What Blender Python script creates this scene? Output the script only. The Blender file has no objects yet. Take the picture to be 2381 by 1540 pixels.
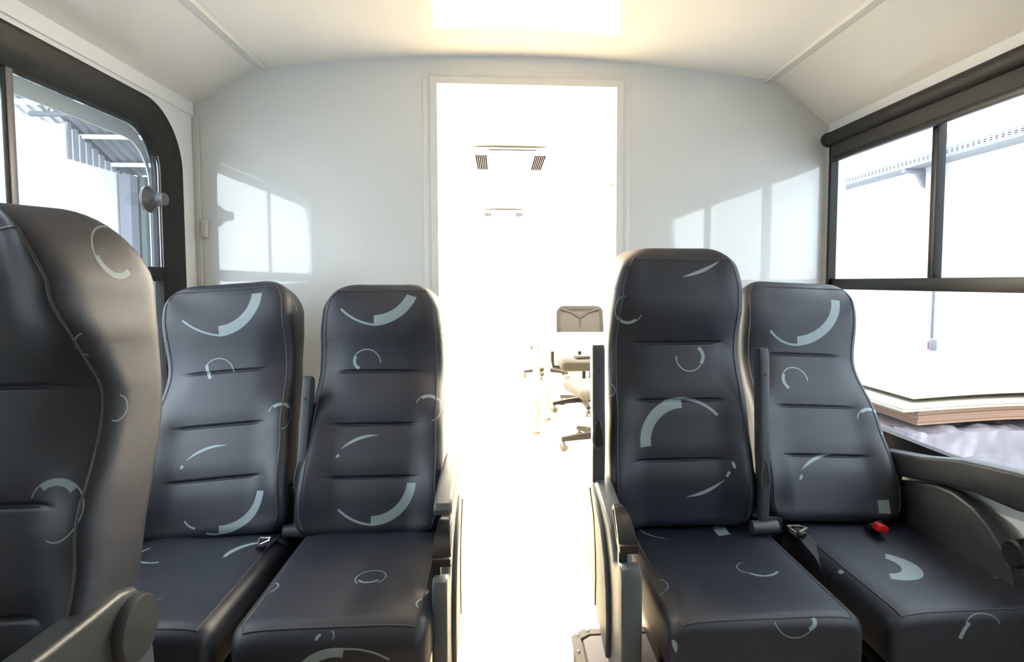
import bpy, bmesh, math, random
from mathutils import Vector, Matrix
PI = math.pi
R = math.radians
random.seed(4)
sc = bpy.context.scene
C = sc.collection

# ---------------------------------------------------------------- camera, sky, exposure
EYE = 1.21
F_PX, W_PX = 1400.0, 2381.0
cam_d = bpy.data.cameras.new('camera')
cam_d.sensor_width = 36.0
cam_d.lens = 36.0 * F_PX / W_PX
cam_d.shift_x = -0.0292
cam_d.shift_y = -0.0126
cam_d.clip_start = 0.02
cam = bpy.data.objects.new('camera', cam_d)
C.objects.link(cam)
cam.location = (0, 0, EYE)
cam.rotation_euler = (PI / 2 - math.atan(83 / F_PX), 0, -math.atan(100 / F_PX))
sc.camera = cam

world = bpy.data.worlds.new('sky')
sc.world = world
world.use_nodes = True
bg = world.node_tree.nodes['Background']
bg.inputs[0].default_value = (0.88, 0.94, 1.0, 1)
bg.inputs[1].default_value = 7.5

LED_STRENGTH = 240.0
LED_COLOR = (1.0, 0.90, 0.74)

sc.view_settings.view_transform = 'Standard'
sc.view_settings.look = 'None'
sc.view_settings.exposure = 0.13
sc.view_settings.gamma = 1.0
sc.view_settings.use_curve_mapping = False

# ---------------------------------------------------------------- materials
def mat(name, col, rough=0.5, metal=0.0, spec=0.5, coat=0.0, bump=0.0, bump_scale=200.0, emit=None, emit_s=0.0, vary=0.0):
    m = bpy.data.materials.new(name)
    m.use_nodes = True
    nt = m.node_tree
    b = nt.nodes['Principled BSDF']
    b.inputs['Base Color'].default_value = (*col, 1)
    b.inputs['Roughness'].default_value = rough
    b.inputs['Metallic'].default_value = metal
    b.inputs['Specular IOR Level'].default_value = spec
    if coat:
        b.inputs['Coat Weight'].default_value = coat
        b.inputs['Coat Roughness'].default_value = 0.03
    if emit:
        b.inputs['Emission Color'].default_value = (*emit, 1)
        b.inputs['Emission Strength'].default_value = emit_s
    if bump or vary:
        tc = nt.nodes.new('ShaderNodeTexCoord')
        n = nt.nodes.new('ShaderNodeTexNoise')
        n.inputs['Scale'].default_value = bump_scale
        n.inputs['Detail'].default_value = 3
        nt.links.new(tc.outputs['Object'], n.inputs['Vector'])
        if bump:
            bp = nt.nodes.new('ShaderNodeBump')
            bp.inputs['Strength'].default_value = bump
            bp.inputs['Distance'].default_value = 0.002
            nt.links.new(n.outputs['Fac'], bp.inputs['Height'])
            nt.links.new(bp.outputs[0], b.inputs['Normal'])
        if vary:
            mx = nt.nodes.new('ShaderNodeMix'); mx.data_type = 'RGBA'
            mx.inputs[6].default_value = (*[c * (1 - vary) for c in col], 1)
            mx.inputs[7].default_value = (*[min(1, c * (1 + vary)) for c in col], 1)
            nt.links.new(n.outputs['Fac'], mx.inputs[0])
            nt.links.new(mx.outputs[2], b.inputs['Base Color'])
    return m

def glass_mat(name, tint):
    m = bpy.data.materials.new(name)
    m.use_nodes = True
    nt = m.node_tree
    nt.nodes.remove(nt.nodes['Principled BSDF'])
    out = nt.nodes['Material Output']
    tr = nt.nodes.new('ShaderNodeBsdfTransparent'); tr.inputs[0].default_value = (*tint, 1)
    gl = nt.nodes.new('ShaderNodeBsdfGlossy'); gl.inputs['Roughness'].default_value = 0.0
    lw = nt.nodes.new('ShaderNodeLayerWeight')
    pw = nt.nodes.new('ShaderNodeMath'); pw.operation = 'POWER'; pw.inputs[1].default_value = 5.0
    fr = nt.nodes.new('ShaderNodeMath'); fr.operation = 'MULTIPLY_ADD'; fr.inputs[1].default_value = 0.96; fr.inputs[2].default_value = 0.04
    nt.links.new(lw.outputs['Facing'], pw.inputs[0]); nt.links.new(pw.outputs[0], fr.inputs[0])
    mx = nt.nodes.new('ShaderNodeMixShader')
    nt.links.new(fr.outputs[0], mx.inputs[0]); nt.links.new(tr.outputs[0], mx.inputs[1]); nt.links.new(gl.outputs[0], mx.inputs[2])
    nt.links.new(mx.outputs[0], out.inputs[0])
    return m

# node group: one printed arc of the upholstery pattern (ring sector, optionally tapering to its ends)
def arc_group():
    g = bpy.data.node_groups.new('printed_arc', 'ShaderNodeTree')
    I = g.interface
    I.new_socket('Vector', in_out='INPUT', socket_type='NodeSocketVector')
    for s in ('CX', 'CY', 'R', 'Width', 'Mid', 'Half', 'Taper', 'Prev'):
        I.new_socket(s, in_out='INPUT', socket_type='NodeSocketFloat')
    I.new_socket('Mask', in_out='OUTPUT', socket_type='NodeSocketFloat')
    N, L = g.nodes, g.links
    gi = N.new('NodeGroupInput'); go = N.new('NodeGroupOutput')
    def M(op, a, b=None, c=None):
        n = N.new('ShaderNodeMath'); n.operation = op
        for k, v in enumerate((a, b, c)):
            if v is None: continue
            if isinstance(v, (int, float)): n.inputs[k].default_value = v
            else: L.new(v, n.inputs[k])
        return n.outputs[0]
    sx = N.new('ShaderNodeSeparateXYZ'); L.new(gi.outputs['Vector'], sx.inputs[0])
    dx = M('SUBTRACT', sx.outputs[0], gi.outputs['CX']); dy = M('SUBTRACT', sx.outputs[1], gi.outputs['CY'])
    r = M('SQRT', M('ADD', M('MULTIPLY', dx, dx), M('MULTIPLY', dy, dy)))
    a = M('ARCTAN2', dy, dx)
    d = M('ABSOLUTE', M('WRAP', M('SUBTRACT', a, gi.outputs['Mid']), PI, -PI))
    q = M('DIVIDE', d, gi.outputs['Half'])
    w = M('MULTIPLY', gi.outputs['Width'], M('SUBTRACT', 1.0, M('MULTIPLY', gi.outputs['Taper'], M('MULTIPLY', q, q))))
    m = M('MULTIPLY', M('MULTIPLY', M('LESS_THAN', d, gi.outputs['Half']), M('LESS_THAN', r, gi.outputs['R'])),
          M('GREATER_THAN', r, M('SUBTRACT', gi.outputs['R'], w)))
    L.new(M('MAXIMUM', m, gi.outputs['Prev']), go.inputs[0])
    return g
ARC = arc_group()

def fabric(name, arcs, col=(0.0088, 0.0118, 0.0225)):
    m = mat(name, col, rough=0.47, spec=0.6, bump=0.25, bump_scale=900)
    nt = m.node_tree
    b = nt.nodes['Principled BSDF']
    uv = nt.nodes.new('ShaderNodeUVMap'); uv.uv_map = 'pattern'
    prev = None
    for a in arcs:
        n = nt.nodes.new('ShaderNodeGroup'); n.node_tree = ARC
        nt.links.new(uv.outputs[0], n.inputs['Vector'])
        for k, v in zip(('CX', 'CY', 'R', 'Width', 'Mid', 'Half', 'Taper'), a):
            n.inputs[k].default_value = v
        if prev: nt.links.new(prev, n.inputs['Prev'])
        prev = n.outputs[0]
    if prev:
        mx = nt.nodes.new('ShaderNodeMix'); mx.data_type = 'RGBA'
        mx.inputs[6].default_value = (*col, 1)
        mx.inputs[7].default_value = (0.22, 0.28, 0.30, 1)
        nt.links.new(prev, mx.inputs[0])
        nt.links.new(mx.outputs[2], b.inputs['Base Color'])
    return m

WALL = mat('white_laminate', (0.80, 0.81, 0.81), rough=0.28, spec=0.5, bump=0.03, bump_scale=60)
BULK = mat('glossy_white_laminate', (0.76, 0.785, 0.79), rough=0.04, spec=0.9, bump=0.02, bump_scale=25)
CEIL = mat('white_ceiling_laminate', (0.80, 0.79, 0.77), rough=0.16, spec=0.5, bump=0.02, bump_scale=25)
TRIM = mat('white_trim', (0.80, 0.80, 0.79), rough=0.35)
FLOOR = mat('pale_wood_vinyl', (0.66, 0.54, 0.34), rough=0.3, bump=0.1, bump_scale=40, vary=0.05)
RUBBER = mat('black_rubber', (0.008, 0.008, 0.0085), spec=0.3, rough=0.6, bump=0.3, bump_scale=500)
BLACKMET = mat('black_painted_metal', (0.006, 0.006, 0.0065), spec=0.35, rough=0.45)
ALU = mat('brushed_aluminium', (0.42, 0.41, 0.40), rough=0.32, metal=1.0)
CHROME = mat('chrome', (0.8, 0.8, 0.8), rough=0.08, metal=1.0)
PLASTIC = mat('grey_plastic', (0.045, 0.053, 0.062), rough=0.42, bump=0.15, bump_scale=700)
SIDEP = mat('side_cover_plastic', (0.085, 0.098, 0.108), rough=0.45, bump=0.15, bump_scale=700)
DPLASTIC = mat('dark_grey_plastic', (0.026, 0.030, 0.032), rough=0.42, bump=0.2, bump_scale=700)
LEVER = mat('black_lever_plastic', (0.016, 0.016, 0.016), rough=0.28)
BPLASTIC = mat('black_plastic', (0.012, 0.012, 0.013), rough=0.35)
PIPE = mat('dark_piping', (0.05, 0.052, 0.06), rough=0.5)
WEB = mat('black_webbing', (0.012, 0.012, 0.014), rough=0.7)
RED = mat('red_plastic', (0.65, 0.01, 0.015), rough=0.35)
GREYCH = mat('grey_chair_fabric', (0.030, 0.029, 0.027), spec=.15, rough=0.8)
GREYPL = mat('grey_chair_plastic', (0.008, 0.007, 0.007), spec=.12, rough=0.6)
MESHB = mat('grey_mesh_fabric', (0.018, 0.018, 0.017), spec=.1, rough=0.8, bump=0.4, bump_scale=400)
WHITEF = mat('white_furniture', (0.85, 0.85, 0.84), rough=0.3)
GLASS = glass_mat('window_glass', (0.93, 0.96, 0.97))
HALLW = mat('white_hall_wall', (0.82, 0.83, 0.84), rough=0.8, vary=0.02, bump_scale=2)
HALLF = mat('concrete', (0.45, 0.45, 0.44), rough=0.8, vary=0.1, bump_scale=3)

# ---------------------------------------------------------------- mesh helpers
class MB:
    def __init__(self): self.bm = bmesh.new()
    def box(self, x0, x1, y0, y1, z0, z1, bevel=0.0, seg=2, rot=None):
        r = bmesh.ops.create_cube(self.bm, size=1.0)
        vs = r['verts']
        c = Vector(((x0 + x1) / 2, (y0 + y1) / 2, (z0 + z1) / 2))
        for v in vs:
            p = Vector((v.co.x * (x1 - x0), v.co.y * (y1 - y0), v.co.z * (z1 - z0)))
            if rot: p = rot @ p
            v.co = p + c
        if bevel:
            es = list({e for v in vs for e in v.link_edges})
            bmesh.ops.bevel(self.bm, geom=es, offset=bevel, segments=seg, profile=0.5, affect='EDGES')
        return self
    def prism(self, pts, axis, a, b, bevel=0.0, seg=2):
        """pts = 2D outline; axis 'x': pts are (y, z), extruded a..b along x; 'y': (x, z); 'z': (x, y)"""
        def P(p, t):
            return (t, p[0], p[1]) if axis == 'x' else ((p[0], t, p[1]) if axis == 'y' else (p[0], p[1], t))
        v0 = [self.bm.verts.new(P(p, a)) for p in pts]
        v1 = [self.bm.verts.new(P(p, b)) for p in pts]
        n = len(pts)
        fs = [self.bm.faces.new(v0), self.bm.faces.new(v1[::-1])]
        cap_edges = [e for f in fs for e in f.edges]
        for i in range(n):
            fs.append(self.bm.faces.new((v0[i], v1[i], v1[(i + 1) % n], v0[(i + 1) % n])))
        bmesh.ops.recalc_face_normals(self.bm, faces=fs)
        if bevel:
            bmesh.ops.bevel(self.bm, geom=cap_edges, offset=bevel, segments=seg, profile=0.5, affect='EDGES')
        return self
    def tube(self, pts, r, n=8, cap=True):
        pts = [Vector(p) for p in pts]
        rings = []
        for i, p in enumerate(pts):
            d = (pts[min(i + 1, len(pts) - 1)] - pts[max(i - 1, 0)]).normalized()
            ref = Vector((0, 0, 1)) if abs(d.z) < 0.9 else Vector((1, 0, 0))
            a = d.cross(ref).normalized(); b = d.cross(a)
            rr = r[i] if isinstance(r, (list, tuple)) else r
            rings.append([self.bm.verts.new(p + rr * (math.cos(2 * PI * k / n) * a + math.sin(2 * PI * k / n) * b)) for k in range(n)])
        for i in range(len(rings) - 1):
            for k in range(n):
                self.bm.faces.new((rings[i][k], rings[i + 1][k], rings[i + 1][(k + 1) % n], rings[i][(k + 1) % n]))
        if cap:
            self.bm.faces.new(rings[0]); self.bm.faces.new(rings[-1][::-1])
        return self
    def strap(self, pts, half, thick):
        """flat band along pts; half = half-width vector"""
        pts = [Vector(p) for p in pts]; h = Vector(half)
        rings = []
        for i, p in enumerate(pts):
            d = (pts[min(i + 1, len(pts) - 1)] - pts[max(i - 1, 0)]).normalized()
            n = d.cross(h).normalized() * thick / 2
            rings.append([self.bm.verts.new(p + s * h + t * n) for s, t in ((-1, -1), (1, -1), (1, 1), (-1, 1))])
        for i in range(len(rings) - 1):
            for k in range(4):
                self.bm.faces.new((rings[i][k], rings[i + 1][k], rings[i + 1][(k + 1) % 4], rings[i][(k + 1) % 4]))
        self.bm.faces.new(rings[0]); self.bm.faces.new(rings[-1][::-1])
        return self
    def loop_sweep(self, path, x0, x1, t):
        """closed loop in (y, z), band of width x0..x1 and thickness t"""
        n = len(path)
        c = Vector((sum(p[0] for p in path) / n, sum(p[1] for p in path) / n))
        o, i_ = [], []
        for k in range(n):
            p = Vector(path[k]); a = Vector(path[k - 1]); b = Vector(path[(k + 1) % n])
            d = (b - a).normalized(); nn = Vector((d.y, -d.x))
            if nn.dot(p - c) < 0: nn = -nn
            o.append(p + nn * t / 2); i_.append(p - nn * t / 2)
        X0 = x0 if isinstance(x0, list) else [x0] * n
        X1 = x1 if isinstance(x1, list) else [x1] * n
        V = [[self.bm.verts.new((x, q.x, q.y)) for x, q in zip(xs, ring)] for xs, ring in ((X0, o), (X1, o), (X1, i_), (X0, i_))]
        for k in range(n):
            for j in range(4):
                self.bm.faces.new((V[j][k], V[(j + 1) % 4][k], V[(j + 1) % 4][(k + 1) % n], V[j][(k + 1) % n]))
        return self
    def lathe(self, prof, center, axis, n=32):
        """prof = [(radius, distance along axis)]"""
        ax = Vector(axis).normalized()
        ref = Vector((0, 0, 1)) if abs(ax.z) < 0.9 else Vector((1, 0, 0))
        a = ax.cross(ref).normalized(); b = ax.cross(a); c = Vector(center)
        rings = [[self.bm.verts.new(c + ax * h + r * (math.cos(2 * PI * k / n) * a + math.sin(2 * PI * k / n) * b)) for k in range(n)] for r, h in prof]
        for i in range(len(rings) - 1):
            for k in range(n):
                self.bm.faces.new((rings[i][k], rings[i + 1][k], rings[i + 1][(k + 1) % n], rings[i][(k + 1) % n]))
        self.bm.faces.new(rings[0]); self.bm.faces.new(rings[-1][::-1])
        return self
    def build(self, name, m, parent=None, smooth=True, loc=None):
        bmesh.ops.recalc_face_normals(self.bm, faces=self.bm.faces)
        me = bpy.data.meshes.new(name)
        self.bm.to_mesh(me); self.bm.free()
        if smooth:
            me.polygons.foreach_set('use_smooth', [True] * len(me.polygons))
            me.set_sharp_from_angle(angle=R(38))
        o = bpy.data.objects.new(name, me)
        C.objects.link(o)
        me.materials.append(m)
        if parent: o.parent = parent
        if loc: o.location = loc
        return o

def tag(o, label, cat, group=None, kind=None):
    if label: o['label'] = label
    if cat: o['category'] = cat
    if group: o['group'] = group
    if kind: o['kind'] = kind
    return o
def thing(name, loc, label, cat, group=None):
    o = bpy.data.objects.new(name, None); C.objects.link(o)
    o.location = loc; o.empty_display_size = 0.05
    return tag(o, label, cat, group)
def struct(o):
    o['kind'] = 'structure'
    return o
def copy_tree(o, parent=None):
    c = o.copy(); C.objects.link(c)
    if parent: c.parent = parent
    for ch in list(o.children): copy_tree(ch, c)
    return c
def rrect(y0, y1, z0, z1, r, n=10):
    pts = []
    for cy, cz, a0 in ((y1 - r, z1 - r, 0), (y0 + r, z1 - r, 90), (y0 + r, z0 + r, 180), (y1 - r, z0 + r, 270)):
        for k in range(n + 1):
            a = R(a0 + 90 * k / n)
            pts.append((cy + r * math.cos(a), cz + r * math.sin(a)))
    return pts
def plate_with_holes(outer, holes, place, thick):
    """outer and holes = 2D loops; place(p, t) -> 3D point at depth t (0 or thick)"""
    bm = bmesh.new()
    es = []; loops = []
    for lp in [outer] + holes:
        vs = [bm.verts.new(place(p, 0)) for p in lp]
        loops.append(vs)
        for i in range(len(vs)): es.append(bm.edges.new((vs[i], vs[(i + 1) % len(vs)])))
    bmesh.ops.triangle_fill(bm, use_beauty=True, use_dissolve=False, edges=es)
    fs = list(bm.faces)
    ex = bmesh.ops.extrude_face_region(bm, geom=fs)
    d = Vector(place(outer[0], thick)) - Vector(place(outer[0], 0))
    for v in [g for g in ex['geom'] if isinstance(g, bmesh.types.BMVert)]: v.co += d
    mb = MB(); mb.bm.free(); mb.bm = bm
    return mb
def ring_frame(outer, inner, place, depth):
    """frame between two loops of equal length, with depth"""
    bm = bmesh.new(); n = len(outer)
    V = [[bm.verts.new(place(p, t)) for p in lp] for lp, t in ((outer, 0), (inner, 0), (inner, depth), (outer, depth))]
    for k in range(n):
        for j in range(4):
            bm.faces.new((V[j][k], V[(j + 1) % 4][k], V[(j + 1) % 4][(k + 1) % n], V[j][(k + 1) % n]))
    mb = MB(); mb.bm.free(); mb.bm = bm
    return mb

# ---------------------------------------------------------------- the vehicle body
XL, XR, YB = -1.125, 1.315, 2.35          # left and right wall faces, bulkhead face
XC = (XL + XR) / 2
Y0, Y9 = -2.6, 9.0
SHL, SHR, CR, PK = 1.862, 1.832, 2.0, 2.07             # heights: wall shoulder, ceiling crease, arch peak
XCR = 1.005
def arch(n=16):
    return [(XC - XCR + 2 * XCR * k / n, PK - (PK - CR) * (abs(2 * k / n - 1)) ** 2.0) for k in range(n + 1)]
CEIL_PROFILE = [(XL, SHL)] + arch() + [(XR, SHR)]

# floor
struct(MB().box(XL - 0.05, XR + 0.05, Y0, Y9, -0.05, 0.0).build('floor', FLOOR, smooth=False))
# ceiling shell with thickness
pts = CEIL_PROFILE + [(XR + 0.06, SHR), (XR + 0.06, PK + 0.09), (XL - 0.06, PK + 0.09), (XL - 0.06, SHL)]
struct(MB().prism(pts, 'y', Y0, Y9).build('ceiling', CEIL))
# side walls with window openings
LW = (0.72, 2.245, 0.66, 1.805)           # left window: y0 y1 z0 z1
RW = (0.05, 2.325, 0.64, 1.765)
def place_l(p, t): return (XL - t, p[0], p[1])
def place_r(p, t): return (XR + t, p[0], p[1])
def side_outline(h): return [(Y0, 0), (Y9, 0), (Y9, h), (Y0, h)]
def inset(w, d): return (w[0] + d, w[1] - d, w[2] + d, w[3] - d)
struct(plate_with_holes(side_outline(SHL), [rrect(*inset(LW, 0.02), 0.19)], place_l, 0.055).build('wall_left', WALL))
struct(plate_with_holes(side_outline(SHR), [rrect(*inset(RW, 0.01), 0.02)], place_r, 0.055).build('wall_right', WALL))
struct(MB().box(XL - 0.05, XR + 0.05, Y0 - 0.05, Y0, 0, PK + 0.05).build('wall_front', WALL, smooth=False))
struct(MB().box(XL - 0.05, XR + 0.05, Y9, Y9 + 0.05, 0, PK + 0.05).build('wall_back', WHITEF, smooth=False))
# bulkhead with the door opening
DX0, DX1, DZ = -0.234, 0.461, 1.964
bp = [(XL, 0), (DX0, 0), (DX0, DZ), (DX1, DZ), (DX1, 0), (XR, 0)] + CEIL_PROFILE[::-1]
struct(MB().prism(bp, 'y', YB, YB + 0.05).build('wall_partition', BULK, smooth=False))
mb = MB()
w = 0.022
mb.box(DX0 - w, DX0 + 0.004, YB - 0.012, YB + 0.062, 0, DZ - 0.004)
mb.box(DX1 - 0.004, DX1 + w, YB - 0.012, YB + 0.062, 0, DZ - 0.004)
mb.box(DX0 - w, DX1 + w, YB - 0.012, YB + 0.062, DZ - 0.004, DZ + w)
door = struct(mb.build('door_1', TRIM))
mb = MB()
for a, b in ((DX0 - 0.05, DX0 - w), (DX1 + w, DX1 + 0.05)): mb.box(a, b, YB - 0.004, YB + 0.001, 0, DZ + 0.05, bevel=0.001)
mb.box(DX0 - w, DX1 + w, YB - 0.004, YB + 0.001, DZ + w, DZ + 0.05, bevel=0.001)
mb.build('casing', TRIM, door)

# ceiling mouldings along the two creases, and trims at the corners
def crease_strip(name, s):
    xc = XC + s * XCR
    mb = MB()
    a = R(22) * s                           # lies on the sloping side of the crease
    mb.box(-0.032, 0.0, Y0, YB, -0.006, 0.004, bevel=0.002)
    for v in mb.bm.verts:
        x, z = v.co.x, v.co.z
        x = -x * s
        v.co.x = xc - s * 0.045 + x * 1.0
        v.co.z = CR + 0.007 + z - max(0.0, (v.co.x - (xc)) * s) * 0.5
    mb2 = MB()
    o1 = mb.build(name, TRIM)
    lip = MB().box(xc - s * 0.052 - 0.004, xc - s * 0.052 + 0.004, Y0, YB, CR - 0.006, CR + 0.02, bevel=0.003).build('lip', TRIM, o1)
    return struct(o1)
crease_strip('trim_1', -1)
crease_strip('trim_2', 1)
struct(MB().prism([(XL, SHL + 0.008), (XL + 0.008, SHL + 0.006), (XL + 0.008, 1.822), (XL, 1.822)], 'y', Y0, YB - 0.012).build('trim_3', WALL, smooth=False))
struct(MB().prism([(XR, SHR + 0.008), (XR - 0.006, SHR + 0.006), (XR - 0.006, 1.80), (XR, 1.80)], 'y', Y0, YB - 0.012).build('trim_4', WALL, smooth=False))
mb = MB().box(XL, XL + 0.022, YB - 0.012, YB - 0.001, 0, 1.82, bevel=0.003)
struct(mb.build('trim_5', mat('cream_trim', (0.66, 0.65, 0.61), rough=0.4)))
mb = MB().box(XL + 0.02, XL + 0.046, YB - 0.02, YB - 0.001, 1.375, 1.445, bevel=0.008, seg=3)
tag(mb.build('hinge_cover', mat('cream_cover', (0.62, 0.61, 0.57), rough=0.4)), 'small cream plastic cover in the corner between left wall and white partition', 'cover')

# ---------------------------------------------------------------- windows
def left_window(name, w, latch):
    y0, y1, z0, z1 = w
    o = rrect(y0, y1, z0, z1, 0.21, 14)
    i1 = rrect(*inset(w, 0.068), 0.15, 14)
    bm = bmesh.new(); n = len(o)
    i2 = rrect(*inset(w, 0.088), 0.13, 14)
    prof = [(o, 0.004), (o, -0.008), (rrect(*inset(w, 0.012), 0.2, 14), -0.016), (rrect(*inset(w, 0.045), 0.17, 14), -0.012), (i1, 0.004), (i2, 0.022), (i2, 0.05), (o, 0.052)]
    V = [[bm.verts.new(place_l(p, t)) for p in lp] for lp, t in prof]
    for j in range(len(V) - 1):
        for k in range(n):
            bm.faces.new((V[j][k], V[j][(k + 1) % n], V[j + 1][(k + 1) % n], V[j + 1][k]))
    mb = MB(); mb.bm.free(); mb.bm = bm
    fr = struct(mb.build(name, RUBBER))
    ym = (y0 + y1) / 2 + 0.05
    gi = inset(w, 0.088)
    # fixed rail, mullion, sliding pane stiles
    MB().box(XL - 0.048, XL - 0.012, gi[0], gi[1], 1.214, 1.262, bevel=0.004).build('rail', BLACKMET, fr)
    MB().box(XL - 0.038, XL - 0.026, ym - 0.004, ym + 0.020, 1.255, gi[3] + 0.005, bevel=0.004).build('mullion', mat('grey_rubber', (0.12, 0.115, 0.12), rough=0.4), fr)
    MB().box(XL - 0.036, XL - 0.029, ym - 0.010, ym - 0.004, 1.255, gi[3] + 0.005, bevel=0.002).build('seal', RUBBER, fr)
    s = MB().tube([(XL - 0.022, gi[1] - 0.004, 1.262), (XL - 0.022, gi[1] - 0.004, gi[3] - 0.13)] +
                  [(XL - 0.022, gi[1] - 0.134 + 0.13 * math.cos(R(a)), gi[3] - 0.134 + 0.13 * math.sin(R(a))) for a in (12, 24)], 0.0055, 8)
    s.build('chrome_edge', mat('dark_chrome', (.30, .30, .33), rough=.12, metal=1.0), fr)
    MB().box(XL - 0.034, XL - 0.030, gi[0], gi[1], z0 + 0.05, z1 - 0.05).build('glass', GLASS, fr)
    ring_frame(rrect(*gi, 0.13, 14), rrect(gi[0] + .002, gi[1] - .002, gi[2] + .002, gi[3] - .045, 0.13, 14), lambda p, t: (XL - 0.056 - t, p[0], p[1]), .004).build('outer_band', mat('pale_band', (.42, .44, .48), rough=.5), fr)
    if latch:
        k = MB().lathe([(0.040, -0.006), (0.044, -0.003), (0.044, 0.005), (0.041, 0.008), (0.036, 0.012), (0.029, 0.019), (0.024, 0.026), (0.0215, 0.034), (0.021, 0.055), (0.018, 0.058)],
                       (XL - 0.032, 2.10, 1.485), (1, 0, 0), 40)
        kb = k.build('latch_knob', mat('grey_knob', (0.07, 0.07, 0.075), rough=0.25), fr)
left_window('window_1', LW, True)

def right_window(name, w, mulls):
    y0, y1, z0, z1 = w
    mb = ring_frame(rrect(y0, y1, z0, z1, 0.03, 6), rrect(y0 + 0.03, y1 - 0.02, z0 + 0.065, z1 - 0.075, 0.008, 6), lambda p, t: (XR - 0.012 + t, p[0], p[1]), 0.028)
    fr = struct(mb.build(name, BLACKMET))
    MB().box(XR - 0.006, XR + 0.03, y0 + 0.02, y1 - 0.01, 1.183, 1.224, bevel=0.003).build('rail', BLACKMET, fr)
    for ym in mulls:
        m_ = MB().box(XR - 0.002, XR + 0.028, ym - 0.012, ym + 0.012, 1.215, z1 - 0.06, bevel=0.003).build('mullion', BLACKMET, fr)
        MB().box(XR + 0.026, XR + 0.032, ym + 0.012, ym + 0.034, 1.24, z1 - 0.06).build('seal', mat('translucent_edge', (0.55, 0.55, 0.58), rough=0.5), fr)
    MB().box(XR + 0.02, XR + 0.024, y0 + 0.02, y1 - 0.01, z0 + 0.05, z1 - 0.05).build('glass', GLASS, fr)
right_window('window_2', RW, [1.755, 0.9])
# roller blind over the right window
rb = thing('roller_blind', (XR - 0.03, 1.2, 1.765), 'rolled up black roller blind in a long round housing above the right window', 'blind')
o = MB().tube([(0, -1.15, 0), (0, 1.095, 0)], 0.026, 20).build('housing', RUBBER, rb)
MB().lathe([(0.020, -0.004), (0.028, 0.0), (0.028, 0.012), (0.022, 0.016)], (0, 1.095, 0), (0, 1, 0), 20).build('end_cap', BPLASTIC, rb)
MB().box(0.0, 0.012, -1.15, 1.08, -0.075, -0.004, bevel=0.002).build('fabric', mat('black_blind_fabric', (0.02, 0.02, 0.02), rough=0.8), rb)
MB().box(-0.006, 0.016, -1.15, 1.08, -0.092, -0.072, bevel=0.005).build('bottom_bar', BLACKMET, rb)

# ---------------------------------------------------------------- bus seats
def interp(tab, z):
    if z <= tab[0][0]: return tab[0][1]
    for (a, va), (b, vb) in zip(tab, tab[1:]):
        if z <= b:
            t = (z - a) / (b - a); t = t * t * (3 - 2 * t)
            return va + (vb - va) * t
    return tab[-1][1]
def sm(a, b, x):
    t = max(0.0, min(1.0, (x - a) / (b - a)))
    return t * t * (3 - 2 * t)
HWF = [(0, .206), (.06, .222), (.2, .219), (.36, .212), (.53, .205), (.62, .200), (.70, .193), (.77, .178), (.83, .165)]
HWB = [(0, .200), (.06, .212), (.2, .212), (.36, .208), (.53, .205), (.66, .214), (.83, .21)]
YFC = [(0, -.005), (.15, -.01), (.35, .008), (.53, .03), (.68, -.008), (.80, -.004)]
YFE = [(0, -.04), (.12, -.06), (.3, -.02), (.52, .05), (.70, -.015), (.80, -.02)]
YBK = [(0, .10), (.2, .115), (.5, .17), (.7, .165), (.82, .14)]
HWW = [(0, .206), (.06, .222), (.2, .219), (.36, .212), (.53, .205), (.62, .206), (.70, .206), (.83, .195)]
HWF_F = [(0, .206), (.06, .220), (.2, .214), (.36, .204), (.53, .198), (.62, .185), (.70, .168), (.77, .145), (.85, .125)]
YFE_F = [(0, -.06), (.12, -.095), (.3, -.04), (.52, .045), (.70, -.045), (.82, -.06)]
HWB_F = [(0, .205), (.2, .217), (.36, .218), (.53, .218), (.66, .220), (.86, .21)]
YBK_F = [(0, .10), (.2, .115), (.5, .185), (.7, .18), (.82, .15)]
def spow(v, e): return math.copysign(abs(v) ** e, v)

def loft_mesh(name, rows, m, parent, uvf, cap=True):
    """rows of (point, uv); closed rings"""
    bm = bmesh.new(); uvl = bm.loops.layers.uv.new('pattern')
    V = [[bm.verts.new(p) for p, _ in r] for r in rows]
    U = [[u for _, u in r] for r in rows]
    n = len(V[0])
    for i in range(len(V) - 1):
        for k in range(n):
            k2 = (k + 1) % n
            f = bm.faces.new((V[i][k], V[i][k2], V[i + 1][k2], V[i + 1][k]))
            for l, (a, b) in zip(f.loops, ((i, k), (i, k2), (i + 1, k2), (i + 1, k))): l[uvl].uv = U[a][b]
    for i in (0, len(V) - 1):
        f = bm.faces.new(V[i])
        for l, k in zip(f.loops, range(n)): l[uvl].uv = U[i][k]
    bmesh.ops.recalc_face_normals(bm, faces=bm.faces)
    me = bpy.data.meshes.new(name); bm.to_mesh(me); bm.free()
    me.polygons.foreach_set('use_smooth', [True] * len(me.polygons))
    o = bpy.data.objects.new(name, me); C.objects.link(o); me.materials.append(m)
    o.parent = parent
    return o

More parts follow.
